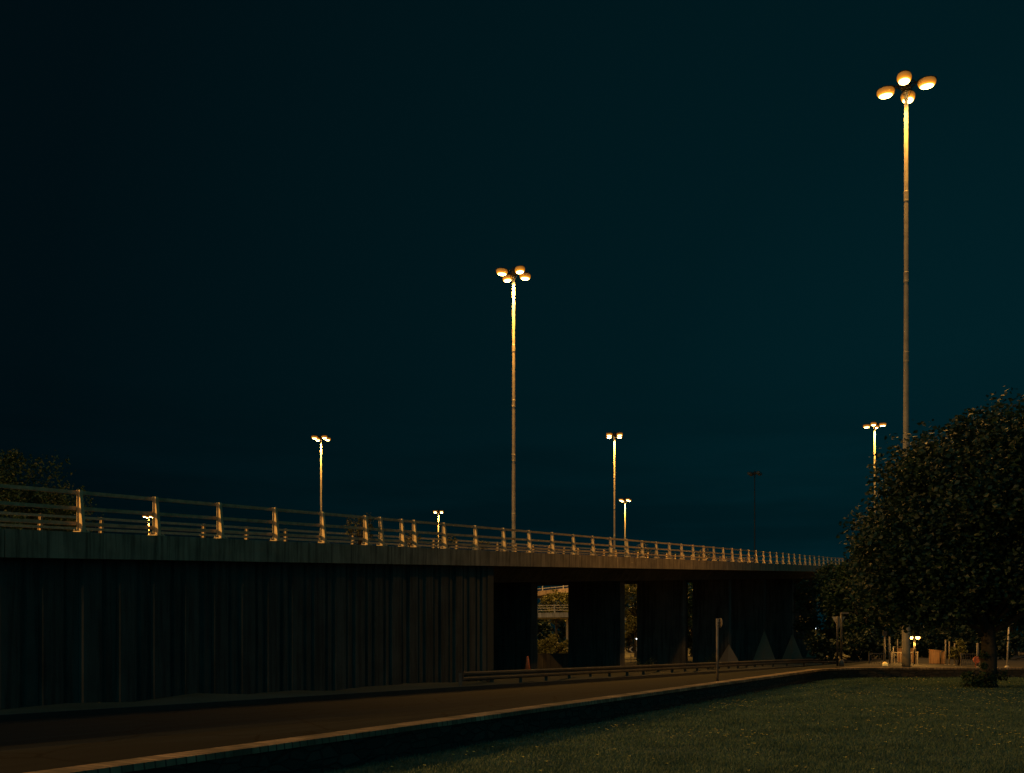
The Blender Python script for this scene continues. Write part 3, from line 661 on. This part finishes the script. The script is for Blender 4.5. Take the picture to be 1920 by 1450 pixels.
# low dark wall at the foot of the hedge
lw = MB(); lw.box((at(1042, 70), 70, -0.03), (4.2, 0.4, 1.4)); lw.box((at(1042, 70), 70, 0.70), (4.3, 0.5, .055)); tag(lw.build('garden_wall', M_conc, None, (at(1042, 70), 70, -.75)), 'low dark concrete wall at the foot of the orange lit hedge', 'wall')
# dark bank that closes the view under the deck
# ------------------------------------------------------------------ signs, cone
def sign_round():
    x = at(1345, 33.6); y = 33.6; root = thing('round_sign', 'single slim post with small round sign seen edge on by the low wall', 'road sign', (x, y, 0.42))
    mb = MB(); mb.tube([(x, y, 0.40), (x, y, 2.58)], 0.045, 12); mb.build('post', M_poledull, root)
    Mz = Matrix.Rotation(R(20), 3, 'Z'); mb = MB(); c0 = Vector((x + 0.08, y + 0.02, 2.43)); n = 20
    a = [c0 + Mz @ Vector((0.012, 0.16 * math.cos(2 * math.pi * k / n), 0.16 * math.sin(2 * math.pi * k / n))) for k in range(n)]
    mb.prism(a, [p + Mz @ Vector((0.02, 0, 0)) for p in a]); mb.build('sign_plate', M_signback, root)
    mb = MB(); mb.box((x + 0.05, y, 2.43), (0.10, 0.09, 0.04)); mb.box((x + .05, y, 2.33), (.1, .09, .03)); mb.build('bracket', M_dark, root)
sign_round()
def sign_giveway():
    d = 51.0; x = at(1574, d); root = thing('give_way_sign', 'back of an inverted triangle sign on two posts at the junction', 'road sign', (x, d, 0.42))
    for dx in (-0.11, 0.10):
        mb = MB(); mb.tube([(x + dx, d, 0.42), (x + dx, d, 3.0 if dx < 0 else 3.12)], 0.05 if dx < 0 else 0.06, 12); mb.build('post', M_dark, root)
    mb = MB(); t = [(x - 0.37, d + .07, 2.98), (x + 0.33, d + .07, 2.98), (x - 0.0, d + .07, 2.36)]
    mb.prism(t, [(a, b3 + 0.025, c6) for a, b3, c6 in t]); mb.build('sign_plate', M_galv, root)
    mb = MB(); mb.box((x + 0.27, d - .02, 3.16), (0.36, 0.16, 0.09)); mb.box((x + .10, d - .01, 3.13), (.08, .12, .08)); mb.build('sign_lamp', M_poledull, root)
    mb = MB(); mb.lathe((x + 0.10, d, 0.42), [(0.13, 0), (0.13, 0.28), (0.09, 0.34), (0.06, 0.35)], 12); mb.build('post_base', M_poledull, root)
sign_giveway()
def sign_louvre():
    d = 52; x = at(967, d); z0 = 2 - (1198 - 1192) / 1850 * d; z1 = 2 + (1192 - 1120) / 1850 * d
    root = thing('direction_sign', 'dim tall back of a direction sign in the dark before the first pier', 'road sign', (x - .2, d, -0.1))
    mb = MB(); mb.box((x + .03, d, (z0 + z1) / 2), (0.42, 0.03, z1 - z0)); mb.build('sign_plate', M_dark, root)
    mb = MB()
    for k in range(7): mb.box((x + .03, d - .035, z0 + .12 + k * (z1 - z0 - .24) / 6), (0.42, 0.04, 0.05))
    mb.build('stiffener', M_signback, root)
    mb = MB(); mb.tube([(x - .2, d - .0, -0.15), (x - .2, d, z1 + .05)], 0.04, 10); mb.build('post', M_signback, root)
sign_louvre()
d = 44; x = at(989, d); zc = zL(d) + .12; root = thing('traffic_cone', 'tall orange traffic cone standing by the first pier behind the crash barrier', 'cone', (x, d, zc))
mb = MB(); mb.lathe((x, d, zc), [(0.17, 0.061), (0.05, 0.90), (0.03, 0.93)], 14); mb.build('cone_body', M_orange, root)
mb = MB(); mb.box((x, d, zc + 0.03), (0.42, 0.42, 0.06)); mb.build('base', M_black, root)
# chevron board and two small panels
d = 92; x = at(1183, d); zc = 2 - 26 / 1850 * d
root = thing('chevron_sign', 'dim chevron board pointing left between the second and third piers', 'road sign', (x, d, -0.5))
mb = MB(); mb.box((x, d, zc), (0.62, 0.04, 0.62)); mb.build('sign_plate', M_black, root)
mb = MB()
for s5 in (1, -1): mb.add([(x - .22, d - .03, zc), (x + .06, d - .03, zc + .26 * s5), (x + .22, d - .03, zc + .26 * s5), (x - .04, d - .03, zc)], [(0, 1, 2, 3) if s5 < 0 else (3, 2, 1, 0)])
mb.build('chevron_mark', M_signwhite, root)
mb = MB(); mb.tube([(x, d + .05, -0.55), (x, d + .05, zc + .3)], 0.04, 8); mb.build('post', M_galv, root)
for px, nm, mt, lab, w in ((1197, 'small_panel', M_signwhite, 'small pale board beside the chevron board', .38), (1205.5, 'small_panel', M_orange, 'small orange board right of the pale board under the flyover', .34)):
    x = at(px, d); root = thing(nm, lab, 'sign', (x, d, -0.5)); mb = MB(); mb.box((x, d, zc + .02), (w, .04, .36)); mb.build('board', mt, root)
    mb = MB(); mb.tube([(x, d + .05, -0.55), (x, d + .05, zc)], 0.03, 8); mb.build('post', M_galv, root)

# ------------------------------------------------------------------ pavement furniture by the tall mast
G = 0.2
def railing(label, x0, x1, d, h, step, mat, cat='railing', name='guard_railing'):
    X0, X1 = at(x0, d), at(x1, d); root = thing(name, label, cat, ((X0 + X1) / 2, d, G))
    mb = MB()
    for z in (G + 0.12, G + h): mb.box(((X0 + X1) / 2, d, z), (X1 - X0, 0.05, 0.05))
    mb.build('rail', mat, root)
    n = max(1, int((X1 - X0) / 1.6))
    for k in range(n + 1):
        mb = MB(); mb.box((X0 + (X1 - X0) * k / n, d + .004, G + (h + .06) / 2), (0.07, 0.07, h + .06)); mb.build('post', mat, root)
    mb = MB(); m = int((X1 - X0) / step)
    for k in range(1, m): mb.box((X0 + (X1 - X0) * k / m, d, G + (h + .12) / 2), (0.022, 0.022, h - .14))
    mb.build('bars', mat, root); return root
railing('dark barred pedestrian railing left of the tall mast foot', 1630, 1658, 56, 0.78, 0.14, M_barrier)
railing('dark barred railing right of the wooden fence, under the round tree', 1802, 1832, 58, 0.72, 0.13, M_barrier)
railing('barred railing partly hidden behind the tall mast foot', 1672, 1720, 58.5, 0.80, 0.16, M_poledull)
def board_fence(label, x0, x1, d, z1a, z1b, n):
    X0, X1 = at(x0, d), at(x1, d); root = thing('board_fence', label, 'fence', ((X0 + X1) / 2, d, G)); mb = MB()
    for k in range(n):
        xa, xb = X0 + (X1 - X0) * k / n, X0 + (X1 - X0) * (k + .94) / n; zt = z1a + (z1b - z1a) * (k + .5) / n
        mb.box(((xa + xb) / 2, d + (0.012 if k % 2 else 0), (G + .03 + zt) / 2), (xb - xa, .03, zt - G - .03))
    mb.build('boards', M_wood, root)
    mb = MB(); mb.prism([(X0, d - .05, z1a), (X1, d - .05, z1b), (X1, d + .06, z1b), (X0, d + .06, z1a)], [(X0, d - .05, z1a + .05), (X1, d - .05, z1b + .05), (X1, d + .06, z1b + .05), (X0, d + .06, z1a + .05)]); mb.build('cap_rail', M_wood, root)
    mb = MB(); mb.box(((X0 + X1) / 2, d - .01, G + .05), (X1 - X0, .09, .1)); mb.build('gravel_board', M_pave, root)
board_fence('orange lit wooden fence panel standing clear right of the mast foot', 1742, 1772, 60, 1.12, 1.03, 8)
board_fence('orange lit wooden fence panel behind the tall mast foot', 1683, 1717, 61, 1.17, 1.17, 9)
mb = MB(); x = at(1763, 59.6); mb.tube([(x, 59.6, G - .02), (x + .02, 59.6, 0.95), (x + .10, 59.6, 1.06), (x + .32, 59.6, 1.10)], 0.035, 8); tag(mb.build('bent_pipe', M_black, None, (x, 59.6, G)), 'black bent pipe against the right hand wooden fence panel', 'pipe')
def slim(label, px, d, pyt, r=0.035, mat=M_poledull, top=False):
    x = at(px, d); zt = 2 + (1192 - pyt) / 1850 * d; root = thing('slim_post', label, 'post', (x, d, G), 0, 'slim posts by the mast foot')
    mb = MB(); mb.tube([(x, d, G - .02), (x, d, zt)], r, 10); mb.build('shaft', mat, root)
    mb = MB(); mb.lathe((x, d, G), [(r * 2.4, 0), (r * 2.4, .04), (r * 1.3, .10)], 10); mb.build('foot', mat, root)
    if top: mb = MB(); mb.box((x, d, zt + .12), (.22, .16, .28)); mb.build('signal_box', M_dark, root)
slim('slim post with a dark box on top behind the lit bollard', 1659, 57.5, 1192, .05, M_poledull, True)
slim('slim post between the lit bollard and the mast foot', 1668, 57, 1194, .045)
slim('slim post rising over the fence left of the mast', 1683, 62, 1199, .035)
slim('slim post at the right end of the clear wooden fence panel', 1773, 59, 1200, .045)
slim('slim post beside the lit shrub, nearer the fence', 1780, 59, 1203, .04)
slim('slim post beside the lit shrub, farther from the fence', 1790, 59, 1206, .04)
slim('thicker post with an orange disc beside it, left of the tree trunk', 1833, 55, 1206, .06)
mb = MB(); x0 = at(1675, 62.2); x1 = at(1694, 62.2); z = 2 - 21 / 1850 * 62.2
mb.tube([(x0, 62.2, G), (x0, 62.2, z), (x1, 62.2, z), (x1, 62.2, G)], 0.03, 8); tag(mb.build('hoop_barrier', M_galv, None, ((x0 + x1) / 2, 62.2, G)), 'thin square hoop barrier behind the fence left of the mast', 'barrier')
x = at(1830, 54.6); mb = MB(); n = 16
mb.tube([(x - .02, 54.6, G), (x - .02, 54.6, 0.72)], .03, 8); mb.prism([(x + .19 * math.cos(2 * math.pi * k / n), 54.56, 0.66 + .19 * math.sin(2 * math.pi * k / n)) for k in range(n)][::-1], [(x + .19 * math.cos(2 * math.pi * k / n), 54.52, 0.66 + .19 * math.sin(2 * math.pi * k / n)) for k in range(n)][::-1]); tag(mb.build('disc_marker', M_orange, None, (x, 54.6, G)), 'low orange disc marker left of the tree trunk', 'marker')
# bollard with a glowing top
x = at(1659.5, 54); root = thing('lit_bollard', 'squat bollard with a glowing yellow panel beside the railing', 'bollard', (x, 54, G))
mb = MB(); mb.lathe((x, 54, G), [(0.15, 0), (0.15, 0.17)], 14); mb.build('body', M_signwhite, root)
mb = MB(); mb.lathe((x, 54, G), [(0.145, 0.172), (0.14, 0.27), (0.10, 0.33), (0.03, 0.36)], 14); mb.build('lamp_panel', mat_emit("bollard_glow", (1, .6, .12), 0.35), root)
# hidden-side street lamps
def small_lamp(label, px, py, d, heads, col, power, lens, ground, name='street_lamp', size=0.2):
    x = at(px, d); z = 2 + (1192 - py) / 1850 * d; root = thing(name, label, 'street lamp', (x, d, ground))
    mb = MB(); mb.tube([(x, d, ground), (x, d, z + .12)], [.06, .04], 10); mb.build('post', M_dark, root)
    mb = MB(); xs_ = [x + h_ for h_ in heads]; mb.box(((min(xs_) + max(xs_)) / 2, d, z + .125), (max(xs_) - min(xs_) + .1 if len(xs_) > 1 else .3, .06, .05)); mb.build('arm', M_dark, root)
    for i, xx in enumerate(xs_):
        sz = size[i] if hasattr(size, '__len__') else size
        mb = MB(); mb.lathe((xx, d, z), [(0.02, -.09), (sz * .7, -.06), (sz, 0.0), (sz * .9, .06)], 12); ln = mb.build('lens', lens, root)
        mb = MB(); mb.lathe((xx, d, z), [(sz * .95, .062), (sz * .6, .095), (.03, .1)], 12); mb.build('lantern', M_dark, root)
        if power: point('lantern_light', ln, (xx - x, 0, z - ground - .3), power, .08, col)
small_lamp('low twin street lamp glowing orange right of the tall mast foot', 1714.5, 1196, 57.5, (-.17, .20), SODIUM, 110, M_lens_small, G, size=(.085, .125))
small_lamp('small cool white lamp in the dark right of the flyover end', 1531.5, 1179, 100, (0.0,), (.8, .9, 1), 0, M_white_lamp, -0.75, size=.16)
small_lamp('tiny white lamp above the boards between the second and third piers', 1194, 1198, 98, (0.0,), (.8, .9, 1), 0, M_white_lamp, -0.75, size=.09)
# street lamps outside the picture: one behind the ramp, one far down the road behind the camera
def street_lamp(label, X, Y, z0, h, power):
    root = thing('street_lamp', label, 'street lamp', (X, Y, z0), 0, 'street lamps'); zt = z0 + h
    mb = MB(); mb.lathe((X, Y, z0), [(.3, 0), (.3, .05), (.16, .06), (.15, 1.6), (.11, 1.7), (.07, h + .1)], 16); mb.build('post', M_mast, root)
    for sx in (-1, 1):
        mb = MB(); mb.tube([(X, Y, zt - .8), (X, Y + .5 * sx, zt - .6), (X, Y + 1.4 * sx, zt - .5)], .045, 8); mb.build('arm', M_mast, root)
        mb = MB(); mb.lathe((X, Y + 1.7 * sx, zt - .5), [(.30, 0), (.26, .1), (.1, .16)], 14); ln = mb.build('lantern', M_dark, root)
        mb = MB(); mb.lathe((X, Y + 1.7 * sx, zt - .5), [(.02, -.16), (.18, -.12), (.28, -.005)], 14); mb.build('lens', M_lens_small, ln)
        point('lantern_light', root, (0, 1.7 * sx, h - .9), power)
street_lamp('twin armed street lamp beyond the left edge behind the ramp', -46, 8, -0.75, 17.2, P_LEFT)
street_lamp('twin armed street lamp down the road behind the viewpoint', -34, -29, 0.3, 10.5, 7000)
# leaning lamp post far right
d = 54; x = at(1888, d); root = thing('leaning_post', 'slightly leaning signal post right of the tree trunk', 'post', (x, d, G))
mb = MB(); mb.tube([(x, d, G), (x + .12, d, 2.7)], .045, 10); mb.build('shaft', M_galv, root)
mb = MB(); mb.lathe((x, d, G), [(.14, 0), (.14, .06), (.07, .16)], 12); mb.build('foot', M_galv, root)
mb = MB(); mb.box((x + .14, d - .02, 2.72), (.24, .2, .34)); mb.build('signal_head', M_signback, root)
# lit shrub
x = at(1798, 58.6); root = thing('lit_shrub', 'small shrub glowing orange beside the dark railing', 'shrub', (x, 58.6, G))
P, cs = clumps((x, 58.6, 1.15), (0.62, 0.5, 0.75), 30, 900, 81, .2, None, 1, .2); P[:, 2] = np.maximum(P[:, 2], G + .03); leaf_cloud(P, 0.11, 82, M_leaf3, 'foliage', root)
mb = MB()
for c5 in cs[::3]: mb.tube([(x, 58.6, G - .02), tuple(c5)], [0.02, 0.006], 5)
mb.build('stem', M_bark, root)
